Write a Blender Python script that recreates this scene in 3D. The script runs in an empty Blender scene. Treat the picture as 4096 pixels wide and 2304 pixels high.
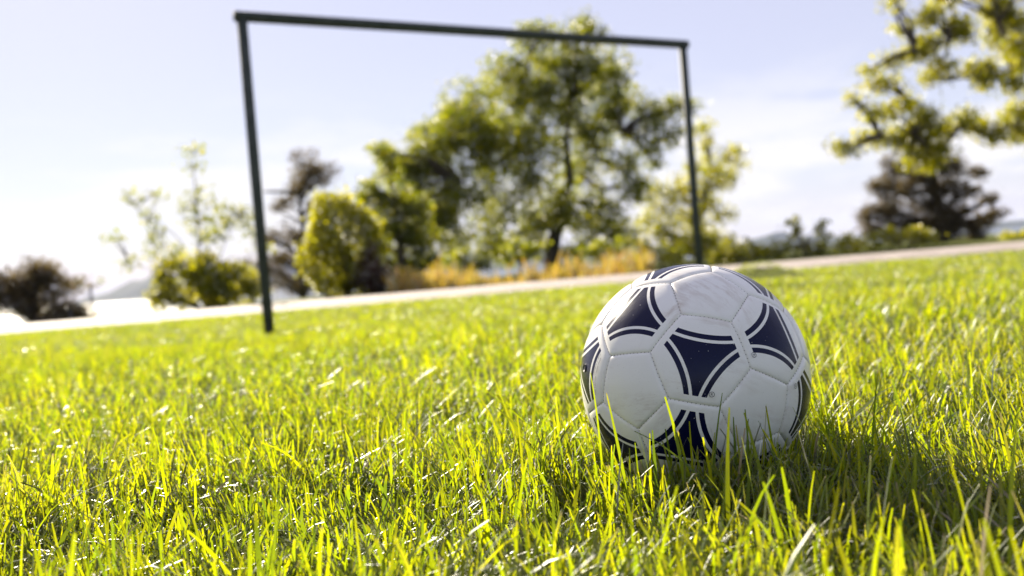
import bpy, bmesh, math, itertools
import numpy as np
from mathutils import Matrix, Vector, Euler

# ------------------------------------------------------------------ camera, sky, sun, exposure
scene = bpy.context.scene
F = 1000.0                                    # focal length in picture widths / 1024
CAM = Vector((0.0, 0.0, 0.246))
PITCH, ROLL = math.radians(1.37), math.radians(4.7)
CAM_ROT = Euler((math.pi / 2 - PITCH, 0, 0)).to_matrix() @ Matrix.Rotation(-ROLL, 3, 'Z')
cam_data = bpy.data.cameras.new('camera')
cam_data.sensor_width = 36.0
cam_data.lens = 36.0 * F / 1024.0
cam_data.clip_start = 0.02
cam_data.clip_end = 30000.0
cam_data.dof.use_dof = True
cam_data.dof.focus_distance = 0.885
cam_data.dof.aperture_fstop = 5.3
cam = bpy.data.objects.new('camera', cam_data)
scene.collection.objects.link(cam)
cam.matrix_world = Matrix.Translation(CAM) @ CAM_ROT.to_4x4()
scene.camera = cam

SUN_AZ, SUN_EL = math.radians(-26.0), math.radians(27.0)       # azimuth from +Y, negative = left
world = bpy.data.worlds.new('World')
scene.world = world
world.use_nodes = True
wn, wl = world.node_tree.nodes, world.node_tree.links
wn.clear()
w_out = wn.new('ShaderNodeOutputWorld')
w_bg = wn.new('ShaderNodeBackground')
w_bg.inputs['Strength'].default_value = 0.055
w_sky = wn.new('ShaderNodeTexSky')
w_sky.sky_type = 'NISHITA'
w_sky.sun_disc = False
w_sky.sun_elevation = SUN_EL
w_sky.sun_rotation = SUN_AZ
w_sky.altitude = 30.0
w_sky.air_density = 1.0
w_sky.dust_density = 0.2
w_sky.ozone_density = 2.0
# low fair-weather cloud banks all round the horizon
w_tc = wn.new('ShaderNodeTexCoord')
w_sep = wn.new('ShaderNodeSeparateXYZ')
wl.new(w_tc.outputs['Generated'], w_sep.inputs[0])
w_map = wn.new('ShaderNodeMapping')
w_map.inputs['Scale'].default_value = (2.2, 2.2, 9.0)
w_map.inputs['Location'].default_value = (0.9, 0.35, 0.1)
wl.new(w_tc.outputs['Generated'], w_map.inputs['Vector'])
w_noise = wn.new('ShaderNodeTexNoise')
w_noise.inputs['Scale'].default_value = 2.4
w_noise.inputs['Detail'].default_value = 7.0
w_noise.inputs['Roughness'].default_value = 0.55
wl.new(w_map.outputs[0], w_noise.inputs['Vector'])
w_r1 = wn.new('ShaderNodeMapRange')
w_r1.interpolation_type = 'SMOOTHSTEP'
for k, v in (('From Min', 0.42), ('From Max', 0.58)):
    w_r1.inputs[k].default_value = v
wl.new(w_noise.outputs['Fac'], w_r1.inputs['Value'])
w_r2 = wn.new('ShaderNodeMapRange')
w_r2.interpolation_type = 'SMOOTHSTEP'
for k, v in (('From Min', 0.07), ('From Max', 0.20), ('To Min', 1.0), ('To Max', 0.0)):
    w_r2.inputs[k].default_value = v
wl.new(w_sep.outputs['Z'], w_r2.inputs['Value'])
w_mul = wn.new('ShaderNodeMath'); w_mul.operation = 'MULTIPLY'
wl.new(w_r1.outputs[0], w_mul.inputs[0]); wl.new(w_r2.outputs[0], w_mul.inputs[1])
w_mul2 = wn.new('ShaderNodeMath'); w_mul2.operation = 'MULTIPLY'
wl.new(w_mul.outputs[0], w_mul2.inputs[0]); w_mul2.inputs[1].default_value = 0.85
w_mix = wn.new('ShaderNodeMixRGB')
wl.new(w_mul2.outputs[0], w_mix.inputs['Fac'])
w_mix.inputs['Color2'].default_value = (7.4, 7.2, 7.2, 1)
# thin even veil of high haze over the whole sky
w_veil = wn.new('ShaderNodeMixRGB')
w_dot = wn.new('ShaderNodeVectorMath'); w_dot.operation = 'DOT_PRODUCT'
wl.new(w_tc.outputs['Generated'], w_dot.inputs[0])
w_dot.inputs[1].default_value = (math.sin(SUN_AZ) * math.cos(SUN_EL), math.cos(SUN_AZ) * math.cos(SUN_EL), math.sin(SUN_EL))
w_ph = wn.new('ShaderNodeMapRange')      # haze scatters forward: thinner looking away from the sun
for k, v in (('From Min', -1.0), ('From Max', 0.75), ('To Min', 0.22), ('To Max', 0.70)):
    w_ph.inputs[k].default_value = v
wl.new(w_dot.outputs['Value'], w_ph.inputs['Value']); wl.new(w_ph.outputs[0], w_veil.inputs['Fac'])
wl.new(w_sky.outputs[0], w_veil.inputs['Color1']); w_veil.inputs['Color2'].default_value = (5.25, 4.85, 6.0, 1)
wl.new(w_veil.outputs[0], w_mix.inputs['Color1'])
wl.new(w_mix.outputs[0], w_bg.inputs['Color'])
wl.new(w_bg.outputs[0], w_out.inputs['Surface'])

sun_data = bpy.data.lights.new('sun', 'SUN')
sun_data.energy = 5.0
sun_data.angle = math.radians(0.53)
sun_data.color = (1.0, 0.90, 0.72)
sun = bpy.data.objects.new('sun', sun_data)
scene.collection.objects.link(sun)
SUN_DIR = Vector((math.sin(SUN_AZ) * math.cos(SUN_EL), math.cos(SUN_AZ) * math.cos(SUN_EL), math.sin(SUN_EL)))
sun.rotation_euler = SUN_DIR.to_track_quat('Z', 'Y').to_euler()

scene.view_settings.view_transform = 'Standard'
scene.view_settings.look = 'None'
scene.view_settings.exposure = 1.44
scene.view_settings.gamma = 1.0
scene.view_settings.use_curve_mapping = False
scene.render.engine = 'CYCLES'
cy = scene.cycles
cy.max_bounces = 8; cy.diffuse_bounces = 4; cy.glossy_bounces = 3
cy.transmission_bounces = 6; cy.transparent_max_bounces = 8; cy.volume_bounces = 0
cy.caustics_reflective = False; cy.caustics_refractive = False
cy.sample_clamp_indirect = 6.0
cy.use_denoising = True

RNG = np.random.default_rng(7)
COL = scene.collection


# ------------------------------------------------------------------ helpers
def at(px, py, depth):
    """world point seen at picture position (1024 x 576 grid) at this distance along the view axis"""
    v = Vector(((px - 512.0) / F, -(py - 288.0) / F, -1.0)) * depth
    return CAM + CAM_ROT @ v


def tag(o, label=None, cat=None, group=None, kind=None):
    if label: o['label'] = label
    if cat: o['category'] = cat
    if group: o['group'] = group
    if kind: o['kind'] = kind
    return o


def empty(name, loc=(0, 0, 0)):
    o = bpy.data.objects.new(name, None)
    o.empty_display_size = 0.2
    o.location = loc
    COL.objects.link(o)
    return o


def make_obj(name, mesh, parent=None, mat=None):
    o = bpy.data.objects.new(name, mesh)
    COL.objects.link(o)
    if mat is not None and len(mesh.materials) == 0:
        mesh.materials.append(mat)
    if parent is not None:
        o.parent = parent
        o.matrix_parent_inverse = Matrix.Translation(parent.location).inverted()
    return o


def np_mesh(name, verts, quads=None, tris=None, attrs=None, smooth=True):
    """fast mesh from arrays; attrs: name -> per-vertex float array"""
    me = bpy.data.meshes.new(name)
    verts = np.asarray(verts, np.float32)
    nq = 0 if quads is None else len(quads)
    nt = 0 if tris is None else len(tris)
    loops = []
    if nq: loops.append(np.asarray(quads, np.int32).ravel())
    if nt: loops.append(np.asarray(tris, np.int32).ravel())
    loops = np.concatenate(loops)
    me.vertices.add(len(verts)); me.loops.add(len(loops)); me.polygons.add(nq + nt)
    me.vertices.foreach_set('co', verts.ravel())
    me.loops.foreach_set('vertex_index', loops)
    starts = np.concatenate([np.arange(nq) * 4, nq * 4 + np.arange(nt) * 3]).astype(np.int32)
    me.polygons.foreach_set('loop_start', starts)
    me.polygons.foreach_set('use_smooth', np.full(nq + nt, smooth))
    if attrs:
        for k, v in attrs.items():
            a = me.attributes.new(k, 'FLOAT', 'POINT')
            a.data.foreach_set('value', np.asarray(v, np.float32))
    me.update(calc_edges=True)
    return me


class Tubes:
    """collects tapered tubes into one mesh"""
    def __init__(self, sides=7):
        self.v, self.q, self.n, self.s = [], [], 0, sides

    def add(self, pts, radii, cap=True):
        pts = [Vector(p) for p in pts]
        s = self.s
        ref = Vector((0.31, 0.2, 0.93))
        rings = []
        for i, p in enumerate(pts):
            t = (pts[min(i + 1, len(pts) - 1)] - pts[max(i - 1, 0)]).normalized()
            a = t.cross(ref)
            if a.length < 0.05: a = t.cross(Vector((1, 0, 0)))
            a.normalize(); b = t.cross(a)
            rings.append([p + (a * math.cos(2 * math.pi * k / s) + b * math.sin(2 * math.pi * k / s)) * radii[i] for k in range(s)])
        base = self.n
        for r in rings: self.v += [tuple(c) for c in r]
        self.n += s * len(rings)
        for i in range(len(rings) - 1):
            for k in range(s):
                k2 = (k + 1) % s
                self.q.append((base + i * s + k, base + i * s + k2, base + (i + 1) * s + k2, base + (i + 1) * s + k))
        if cap:
            for i, p in ((0, pts[0]), (len(rings) - 1, pts[-1])):
                c = self.n
                self.v.append(tuple(p)); self.n += 1
                for k in range(s):
                    k2 = (k + 1) % s
                    self.q.append((base + i * s + k, base + i * s + k2, c, c) if i else (base + k2, base + k, c, c))

    def build(self, name, mat, parent=None):
        qs = [q for q in self.q if q[2] != q[3]]
        ts = [q[:3] for q in self.q if q[2] == q[3]]
        return make_obj(name, np_mesh(name, self.v, qs, ts if ts else None), parent, mat)


# ------------------------------------------------------------------ materials
def new_mat(name):
    m = bpy.data.materials.new(name)
    m.use_nodes = True
    m.node_tree.nodes.clear()
    return m, m.node_tree.nodes, m.node_tree.links


def ramp(n, stops):
    r = n.new('ShaderNodeValToRGB')
    el = r.color_ramp.elements
    while len(el) < len(stops): el.new(0.5)
    for e, (p, c) in zip(el, stops):
        e.position = p; e.color = (*c, 1)
    return r


def leaf_material(name, refl, trans, gloss=0.28, fac=0.5, ior=1.4):
    """thin leaf: refl and trans are colour-ramp stops driven by each leaf's own random tint"""
    m, n, l = new_mat(name)
    at_ = n.new('ShaderNodeAttribute'); at_.attribute_name = 'tint'
    r1, r2 = ramp(n, refl), ramp(n, trans)
    l.new(at_.outputs['Fac'], r1.inputs[0]); l.new(at_.outputs['Fac'], r2.inputs[0])
    d = n.new('ShaderNodeBsdfDiffuse'); t = n.new('ShaderNodeBsdfTranslucent')
    l.new(r1.outputs[0], d.inputs['Color']); l.new(r2.outputs[0], t.inputs['Color'])
    mx = n.new('ShaderNodeMixShader'); mx.inputs[0].default_value = fac
    l.new(d.outputs[0], mx.inputs[1]); l.new(t.outputs[0], mx.inputs[2])
    g = n.new('ShaderNodeBsdfGlossy'); g.inputs['Roughness'].default_value = gloss
    fr = n.new('ShaderNodeFresnel'); fr.inputs['IOR'].default_value = ior
    mr_ = n.new('ShaderNodeMapRange')           # dead straw is duller than living leaf
    for k_, v_ in (('From Min', 0.87), ('From Max', 0.93), ('To Min', gloss), ('To Max', max(gloss, 0.6))): mr_.inputs[k_].default_value = v_
    l.new(at_.outputs['Fac'], mr_.inputs['Value']); l.new(mr_.outputs[0], g.inputs['Roughness'])
    mg = n.new('ShaderNodeMixShader')
    l.new(fr.outputs[0], mg.inputs[0]); l.new(mx.outputs[0], mg.inputs[1]); l.new(g.outputs[0], mg.inputs[2])
    o = n.new('ShaderNodeOutputMaterial'); l.new(mg.outputs[0], o.inputs['Surface'])
    return m


def noise_material(name, c1, c2, scale, rough=0.8, detail=6, bump=0.0, spec=0.5, bump_scale=None):
    m, n, l = new_mat(name)
    tc = n.new('ShaderNodeTexCoord')
    ns = n.new('ShaderNodeTexNoise'); ns.inputs['Scale'].default_value = scale; ns.inputs['Detail'].default_value = detail
    l.new(tc.outputs['Object'], ns.inputs['Vector'])
    r = ramp(n, [(0.35, c1), (0.65, c2)])
    l.new(ns.outputs['Fac'], r.inputs[0])
    p = n.new('ShaderNodeBsdfPrincipled')
    p.inputs['Roughness'].default_value = rough
    p.inputs['Specular IOR Level'].default_value = spec
    l.new(r.outputs[0], p.inputs['Base Color'])
    if bump:
        n2 = n.new('ShaderNodeTexNoise'); n2.inputs['Scale'].default_value = bump_scale or scale * 4; n2.inputs['Detail'].default_value = 4
        l.new(tc.outputs['Object'], n2.inputs['Vector'])
        b = n.new('ShaderNodeBump'); b.inputs['Strength'].default_value = bump; b.inputs['Distance'].default_value = 0.02
        l.new(n2.outputs['Fac'], b.inputs['Height']); l.new(b.outputs[0], p.inputs['Normal'])
    o = n.new('ShaderNodeOutputMaterial'); l.new(p.outputs[0], o.inputs['Surface'])
    return m


GRASS = leaf_material('grass_blade',
    [(0.0, (0.025, 0.060, 0.010)), (0.45, (0.048, 0.090, 0.011)), (0.80, (0.085, 0.115, 0.013)), (0.90, (0.20, 0.20, 0.05)), (0.93, (0.42, 0.33, 0.19)), (1.0, (0.55, 0.45, 0.30))],
    [(0.0, (0.20, 0.32, 0.012)), (0.45, (0.455, 0.550, 0.003)), (0.80, (0.635, 0.630, 0.004)), (0.90, (0.48, 0.45, 0.05)), (0.93, (0.32, 0.25, 0.13)), (1.0, (0.35, 0.28, 0.17))],
    gloss=0.40, fac=0.54, ior=1.27)
LEAF_MAPLE = leaf_material('leaf_broad',
    [(0.0, (0.035, 0.052, 0.009)), (0.6, (0.070, 0.084, 0.012)), (1.0, (0.11, 0.105, 0.015))],
    [(0.0, (0.17, 0.22, 0.006)), (0.6, (0.40, 0.42, 0.008)), (1.0, (0.62, 0.56, 0.010))], gloss=0.65, fac=0.55, ior=1.1)
LEAF_BRIGHT = leaf_material('leaf_bright',
    [(0.0, (0.055, 0.078, 0.010)), (1.0, (0.12, 0.125, 0.014))],
    [(0.0, (0.40, 0.44, 0.008)), (1.0, (0.78, 0.68, 0.010))], gloss=0.65, fac=0.55, ior=1.1)
LEAF_OCHRE = leaf_material('leaf_ochre',
    [(0.0, (0.12, 0.14, 0.02)), (0.4, (0.34, 0.25, 0.04)), (0.8, (0.42, 0.27, 0.05)), (1.0, (0.38, 0.20, 0.09))],
    [(0.0, (0.34, 0.34, 0.03)), (0.4, (0.62, 0.44, 0.04)), (0.8, (0.66, 0.42, 0.05)), (1.0, (0.50, 0.26, 0.09))], gloss=0.5, fac=0.5)
LEAF_PURPLE = leaf_material('leaf_purple',
    [(0.0, (0.035, 0.022, 0.016)), (1.0, (0.075, 0.045, 0.036))],
    [(0.0, (0.08, 0.03, 0.02)), (1.0, (0.15, 0.07, 0.045))], gloss=0.7, fac=0.35, ior=1.1)
LEAF_LIME = leaf_material('leaf_lime',
    [(0.0, (0.075, 0.10, 0.010)), (1.0, (0.12, 0.13, 0.012))],
    [(0.0, (0.52, 0.56, 0.006)), (1.0, (0.84, 0.76, 0.008))], gloss=0.6, fac=0.58, ior=1.15)
NEEDLE = leaf_material('needle_dark',
    [(0.0, (0.055, 0.042, 0.024)), (1.0, (0.12, 0.092, 0.055))],
    [(0.0, (0.14, 0.10, 0.025)), (1.0, (0.26, 0.19, 0.06))], gloss=0.7, fac=0.42, ior=1.1)
BARK = noise_material('bark', (0.035, 0.026, 0.018), (0.09, 0.07, 0.05), 9, 0.9, bump=0.6)


# ------------------------------------------------------------------ terrain
def sstep(a, b, x):
    t = np.clip((x - a) / (b - a), 0, 1)
    return t * t * (3 - 2 * t)


R_BALL = 0.11
BALL_C = Vector((0.16891, 0.96959, 0.12195))
MOUND = at(757, 262, 11.0)


def ground_z(x, y):
    x = np.asarray(x, float); y = np.asarray(y, float)
    z = 0.028 - 0.168 * sstep(2.4, 7.4, y) + 0.035 * sstep(11.5, 16.0, y)
    near = 1 - sstep(6.0, 16.0, np.hypot(x, y))
    z = z + near * 0.006 * np.sin(x * 5.1 + 1.0) * np.sin(y * 4.3 + 0.4)
    z = z + 0.012 * np.sin(x * 0.9 + 0.5) * np.sin(y * 0.8) * sstep(1.5, 4, y) * (1 - sstep(9, 12, y))
    z = z + 0.17 * np.exp(-(((x - MOUND.x) / 0.40) ** 2 + ((y - MOUND.y) / 0.30) ** 2))
    z = z - 0.019 * np.exp(-(((x - BALL_C.x) ** 2 + (y - BALL_C.y) ** 2) / 0.085 ** 2) ** 2)
    edge = 18.5 + 19.5 * sstep(-6.5, 1.5, x)
    z = z - 34.0 * sstep(0.0, 150.0, y - edge)
    z = z - 0.10 * np.clip(y - edge, 0, 12)
    return z


def gz(x, y):
    return float(ground_z(x, y))


rad = np.concatenate([[0.0], np.linspace(0.15, 8, 54), np.geomspace(8.3, 60, 60), np.geomspace(64, 7000, 40)])
nth = 220
th = np.linspace(0, 2 * np.pi, nth, endpoint=False)
gx = np.concatenate([[0], (rad[1:, None] * np.cos(th)).ravel()]); gy = np.concatenate([[0], (rad[1:, None] * np.sin(th)).ravel()])
gv = np.stack([gx, gy, ground_z(gx, gy)], 1)
i, j = np.meshgrid(np.arange(len(rad) - 2), np.arange(nth), indexing='ij')
j2 = (j + 1) % nth
gq = np.stack([1 + i * nth + j, 1 + (i + 1) * nth + j, 1 + (i + 1) * nth + j2, 1 + i * nth + j2], -1).reshape(-1, 4)
k = np.arange(nth)
gt = np.stack([np.zeros(nth, int), 1 + k, 1 + (k + 1) % nth], 1)

m, n, l = new_mat('lawn_soil')
tc = n.new('ShaderNodeTexCoord')
n1 = n.new('ShaderNodeTexNoise'); n1.inputs['Scale'].default_value = 1.1; n1.inputs['Detail'].default_value = 5
n2 = n.new('ShaderNodeTexNoise'); n2.inputs['Scale'].default_value = 160; n2.inputs['Detail'].default_value = 4
l.new(tc.outputs['Object'], n1.inputs[0]); l.new(tc.outputs['Object'], n2.inputs[0])
ra = ramp(n, [(0.3, (0.085, 0.112, 0.013)), (0.7, (0.135, 0.152, 0.018))])
rb = ramp(n, [(0.35, (0.045, 0.038, 0.018)), (0.6, (0.10, 0.11, 0.022)), (0.8, (0.17, 0.14, 0.06))])
l.new(n1.outputs['Fac'], ra.inputs[0]); l.new(n2.outputs['Fac'], rb.inputs[0])
mx = n.new('ShaderNodeMixRGB'); mx.inputs[0].default_value = 0.35
l.new(ra.outputs[0], mx.inputs[1]); l.new(rb.outputs[0], mx.inputs[2])
p = n.new('ShaderNodeBsdfPrincipled'); p.inputs['Roughness'].default_value = 0.95; p.inputs['Specular IOR Level'].default_value = 0.1
l.new(mx.outputs[0], p.inputs['Base Color'])
bp = n.new('ShaderNodeBump'); bp.inputs['Strength'].default_value = 0.7; bp.inputs['Distance'].default_value = 0.01
l.new(n2.outputs['Fac'], bp.inputs['Height']); l.new(bp.outputs[0], p.inputs['Normal'])
o_ = n.new('ShaderNodeOutputMaterial'); l.new(p.outputs[0], o_.inputs['Surface'])
SOIL = m
tag(make_obj('ground', np_mesh('ground', gv, gq, gt), mat=SOIL), kind='structure')

# sea, one flat sheet well below the park
SEA_Z = -27.0
m, n, l = new_mat('sea_water')
p = n.new('ShaderNodeBsdfPrincipled')
p.inputs['Base Color'].default_value = (0.03, 0.06, 0.09, 1); p.inputs['Roughness'].default_value = 0.22; p.inputs['IOR'].default_value = 1.33
tc = n.new('ShaderNodeTexCoord'); nz = n.new('ShaderNodeTexNoise'); nz.inputs['Scale'].default_value = 0.25; nz.inputs['Detail'].default_value = 8
l.new(tc.outputs['Object'], nz.inputs[0])
bp = n.new('ShaderNodeBump'); bp.inputs['Strength'].default_value = 1.0; bp.inputs['Distance'].default_value = 1.2
l.new(nz.outputs['Fac'], bp.inputs['Height']); l.new(bp.outputs[0], p.inputs['Normal'])
o_ = n.new('ShaderNodeOutputMaterial'); l.new(p.outputs[0], o_.inputs['Surface'])
SEA = m
a = np.linspace(0, 2 * np.pi, 96, endpoint=False)
sv = np.concatenate([[[0, 0, SEA_Z]], np.stack([11000 * np.cos(a), 11000 * np.sin(a), np.full(96, SEA_Z)], 1)])
k = np.arange(96)
tag(make_obj('sea', np_mesh('sea', sv, None, np.stack([np.zeros(96, int), 1 + k, 1 + (k + 1) % 96], 1), smooth=False), mat=SEA), kind='structure')

# far shore: wooded hills across the water
prof_x = [-700, -300, 40, 62, 85, 105, 125, 145, 190, 250, 330, 430, 540, 640, 720, 755, 778, 800, 850, 900, 945, 985, 1050, 1500]
prof_h = [4, 5, 0.2, 0.8, 4, 8, 14, 20, 24, 27, 30, 26, 22, 15, 7, 8, 14, 10, 4, 6, 13, 8, 5, 6]
D_H = 6000.0
xs = np.linspace(-700, 1500, 260)
hs = np.interp(xs, prof_x, prof_h) * (1 + 0.08 * np.sin(xs * 0.21) + 0.06 * np.sin(xs * 0.53 + 1)) * D_H / F
lat = (xs - 512) / F * D_H
rows = [(-500, 0.0), (-260, 0.45), (-80, 0.86), (0, 1.0), (160, 0.8), (500, 0.3), (900, 0.0)]
hv = np.concatenate([np.stack([lat, np.full(260, D_H + dy) + 60 * np.sin(lat * 0.004 + ri), SEA_Z - 0.5 + hs * f_ * (1 + 0.1 * np.sin(lat * 0.013 + ri * 2))], 1) for ri, (dy, f_) in enumerate(rows)])
i, j = np.meshgrid(np.arange(len(rows) - 1), np.arange(259), indexing='ij')
hq = np.stack([i * 260 + j, i * 260 + j + 1, (i + 1) * 260 + j + 1, (i + 1) * 260 + j], -1).reshape(-1, 4)
tag(make_obj('hills', np_mesh('hills', hv, hq), mat=noise_material('far_woods', (0.03, 0.045, 0.03), (0.07, 0.085, 0.05), 0.01, 0.95, spec=0.1)), kind='structure')

# pale path behind the goal
near_px = [(-500, 372), (-200, 352), (0, 335.5), (262, 313), (400, 301), (560, 288.5), (690, 277.5), (803, 265.5), (900, 257.5), (1024, 248.5), (1300, 226), (1600, 202)]
far_y = 15.7
pv = []
pts_n = []
for (qx, qy) in near_px:
    w = at(qx, qy, 1.0) - CAM
    # walk the ray until it meets the ground
    t = 3.0
    for _ in range(60):
        q = CAM + w * t
        dz = q.z - (gz(q.x, q.y) + 0.012)
        t += max(dz, 0.002) / max(-w.z, 1e-3) * 0.6
        if dz < 0.002 or t > 40: break
    pts_n.append(CAM + w * min(t, 14.5))
PATH_NEAR_Y = float(np.mean([q.y for q in pts_n[2:10]]))
path_xs = np.linspace(-60, 60, 481)
wob = 0.05 * np.sin(path_xs * 1.7) + 0.035 * np.sin(path_xs * 4.1 + 1) + 0.025 * np.sin(path_xs * 9.7 + 2)
pn_x = np.array([q.x for q in pts_n]); pn_y = np.array([q.y for q in pts_n])
cf = np.polyfit(pn_x, np.clip(pn_y, 9, 14), 2)
base_near = np.polyval(cf, np.clip(path_xs, -9, 9))
near_line = base_near + wob
far_line = base_near + 3.3 + 0.05 * np.sin(path_xs * 2.3 + 1)


def path_near(x):
    return np.interp(x, path_xs, near_line)


rows = []
for f_ in np.linspace(0, 1, 9):
    yy = near_line * (1 - f_) + far_line * f_
    zz = ground_z(path_xs, yy) + 0.022 + 0.035 * math.sin(f_ * math.pi)
    if f_ in (0.0, 1.0): zz = ground_z(path_xs, yy) - 0.02
    rows.append(np.stack([path_xs, yy, zz], 1))
i, j = np.meshgrid(np.arange(8), np.arange(480), indexing='ij')
pq = np.stack([i * 481 + j, i * 481 + j + 1, (i + 1) * 481 + j + 1, (i + 1) * 481 + j], -1).reshape(-1, 4)
tag(make_obj('path', np_mesh('path', np.concatenate(rows), pq), mat=noise_material('path_gravel', (0.30, 0.25, 0.225), (0.42, 0.36, 0.33), 3, 0.8, bump=0.4, bump_scale=120)), kind='structure')

# ------------------------------------------------------------------ football
BALL_ROT = np.array([[-0.20751915, -0.96059003, 0.18493942], [0.12323934, 0.1618765, 0.97908532], [-0.97043695, 0.22597077, 0.08479001]])


# ------------------------------------------------------------------ grass
def blades(bx, by, h, w, az, lean, curl, tint, S, tip=0.45, twist=None, zoff=None):
    """one ribbon per blade: S quads, base to blunt mown tip"""
    N = len(bx)
    bz = ground_z(bx, by) - 0.004 + (0 if zoff is None else zoff)
    dirx, diry = np.sin(az), np.cos(az)
    ang = az + (np.pi / 2 if twist is None else twist)
    sx, sy = np.sin(ang), np.cos(ang)
    T = np.linspace(0, 1, S + 1)
    V = np.empty((N, S + 1, 2, 3), np.float32)
    px, pz = np.zeros(N), np.zeros(N)
    for s_, t in enumerate(T):
        if s_:
            a_ = lean + curl * (t - 0.5 / S) ** 1.5
            px = px + np.sin(a_) * h / S; pz = pz + np.cos(a_) * h / S
        wt = w * (0.72 + 0.28 * min(t * 3, 1)) * (1 - (1 - tip) * max(0, (t - 0.4) / 0.6) ** 1.5) * 0.5
        cx, cy_ = bx + dirx * px, by + diry * px
        V[:, s_, 0] = np.stack([cx - sx * wt, cy_ - sy * wt, bz + pz], 1)
        V[:, s_, 1] = np.stack([cx + sx * wt, cy_ + sy * wt, bz + pz], 1)
    b = (np.arange(N) * (S + 1) * 2)[:, None]
    s_ = np.arange(S)[None] * 2
    Q = np.stack([b + s_, b + s_ + 1, b + s_ + 3, b + s_ + 2], -1).reshape(-1, 4)
    TT_ = np.repeat(tint[:, None], (S + 1) * 2, 1)
    if S >= 3:                          # mown ends dry out pale on some blades
        dead = RNG.random(N) < 0.30
        TT_[dead, -2:] = np.maximum(TT_[dead, -2:], 0.94)
    return V.reshape(-1, 3), Q, TT_.ravel()


def vnoise(x, y, s, seed):
    """smooth value noise for clumping"""
    rg = np.random.default_rng(seed)
    G = rg.random((256, 256))
    u, v = x * s + 1000.3, y * s + 1000.7
    iu, iv = np.floor(u).astype(int), np.floor(v).astype(int)
    fu, fv = u - iu, v - iv
    fu, fv = fu * fu * (3 - 2 * fu), fv * fv * (3 - 2 * fv)
    g = lambda a_, b_: G[a_ % 256, b_ % 256]
    return (g(iu, iv) * (1 - fu) + g(iu + 1, iv) * fu) * (1 - fv) + (g(iu, iv + 1) * (1 - fu) + g(iu + 1, iv + 1) * fu) * fv


def scatter(y0, y1, dens):
    mg = 0.5 if y1 < 2 else (0.9 if y1 < 5 else 2.8)      # some way past both picture edges
    xm = 0.60 * y1 + mg
    N = int(dens * (y1 - y0) * 2 * xm)
    x, y = RNG.uniform(-xm, xm, N), RNG.uniform(y0, y1, N)
    ok = np.abs(x) < 0.60 * y + mg
    return x[ok], y[ok]


def lawn_layer(y0, y1, dens, hmean, wmean, S, dry=0.035, wild=1.0, near_ball=None):
    x, y = scatter(y0, y1, dens)
    if near_ball:
        kb_ = np.hypot(x - BALL_C.x, y - BALL_C.y) < near_ball
        x, y = x[kb_], y[kb_]
    c1 = vnoise(x, y, 9, 1); c2 = vnoise(x, y, 28, 2); c3 = vnoise(x, y, 2.2, 3)
    keep = RNG.random(len(x)) < 0.35 + 0.9 * c2
    keep &= y < path_near(x) + 0.04
    x, y, c1, c2, c3 = x[keep], y[keep], c1[keep], c2[keep], c3[keep]
    N = len(x)
    h = hmean * (0.45 + 0.75 * c1 + 0.35 * c3) * RNG.lognormal(0, 0.26, N)
    tall = RNG.random(N) < 0.02
    h = np.where(tall, h * 1.45, h)
    rb = np.hypot(x - BALL_C.x, y - BALL_C.y)
    h = h * (1 + 0.58 * np.exp(-(rb / 0.19) ** 4))
    w = wmean * RNG.lognormal(0, 0.28, N)
    az = 2 * np.pi * (vnoise(x, y, 14, 5) * 1.6) + RNG.normal(0, 1.15, N)
    lean = np.abs(RNG.normal(0.32, 0.44, N)) * wild
    curl = np.abs(RNG.normal(0.15, 0.65, N)) * wild
    tw = np.pi / 2 + RNG.normal(0, 0.6, N)
    tint = np.clip(0.09 + 0.70 * RNG.random(N) ** 0.8 + 0.26 * (c3 - 0.5) + 0.15 * (c1 - 0.5), 0, 0.86)
    is_dry = RNG.random(N) < dry * (0.4 + 1.6 * vnoise(x, y, 6, 8))
    tint = np.where(is_dry, RNG.uniform(0.93, 1.0, N), tint)
    lean = np.where(is_dry, RNG.uniform(0.5, 1.25, N), lean)
    h = np.where(is_dry, h * 0.9, h)
    # blades cannot pass through the ball: shorten them beneath it, turn the rest away
    dx, dy = x - BALL_C.x, y - BALL_C.y
    r = np.hypot(dx, dy)
    under = r < R_BALL
    clear = BALL_C.z - np.sqrt(np.clip(R_BALL ** 2 - r ** 2, 0, None)) - ground_z(x, y)
    h = np.where(under, np.minimum(h, np.clip(clear * 0.85, 0.004, None)), h)
    az = np.where(r < R_BALL + 0.012, np.arctan2(dx, dy) + RNG.normal(0, 0.25, N), az)
    curl = np.where(under, 0.2, curl); lean = np.where(under, 0.15, lean)
    for tt in (0.6, 1.0):
        a_ = lean + curl * 0.45 * tt
        tx, ty, tz = x + np.sin(az) * np.sin(a_) * h * tt, y + np.cos(az) * np.sin(a_) * h * tt, ground_z(x, y) + np.cos(a_) * h * tt
        hit = (np.sqrt((tx - BALL_C.x) ** 2 + (ty - BALL_C.y) ** 2 + (tz - BALL_C.z) ** 2) < R_BALL + 0.003) & ~under
        az = np.where(hit, np.arctan2(dx, dy) + RNG.normal(0, 0.5, N), az)
    return blades(x, y, h, w, az, lean, curl, tint, S, twist=tw)


parts = [lawn_layer(0.33, 1.75, 27000, 0.032, 0.0019, 4),
         lawn_layer(0.33, 1.75, 3600, 0.047, 0.0025, 5),
         lawn_layer(0.33, 1.75, 24000, 0.022, 0.0018, 3, 0.09, 1.8),
         lawn_layer(0.7, 1.2, 36000, 0.040, 0.0021, 4, 0.06, 1.3, 0.175),
         lawn_layer(1.75, 4.8, 9000, 0.032, 0.0029, 2, 0.03),
         lawn_layer(4.8, 13.6, 1600, 0.025, 0.0078, 2, 0.02)]


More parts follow.
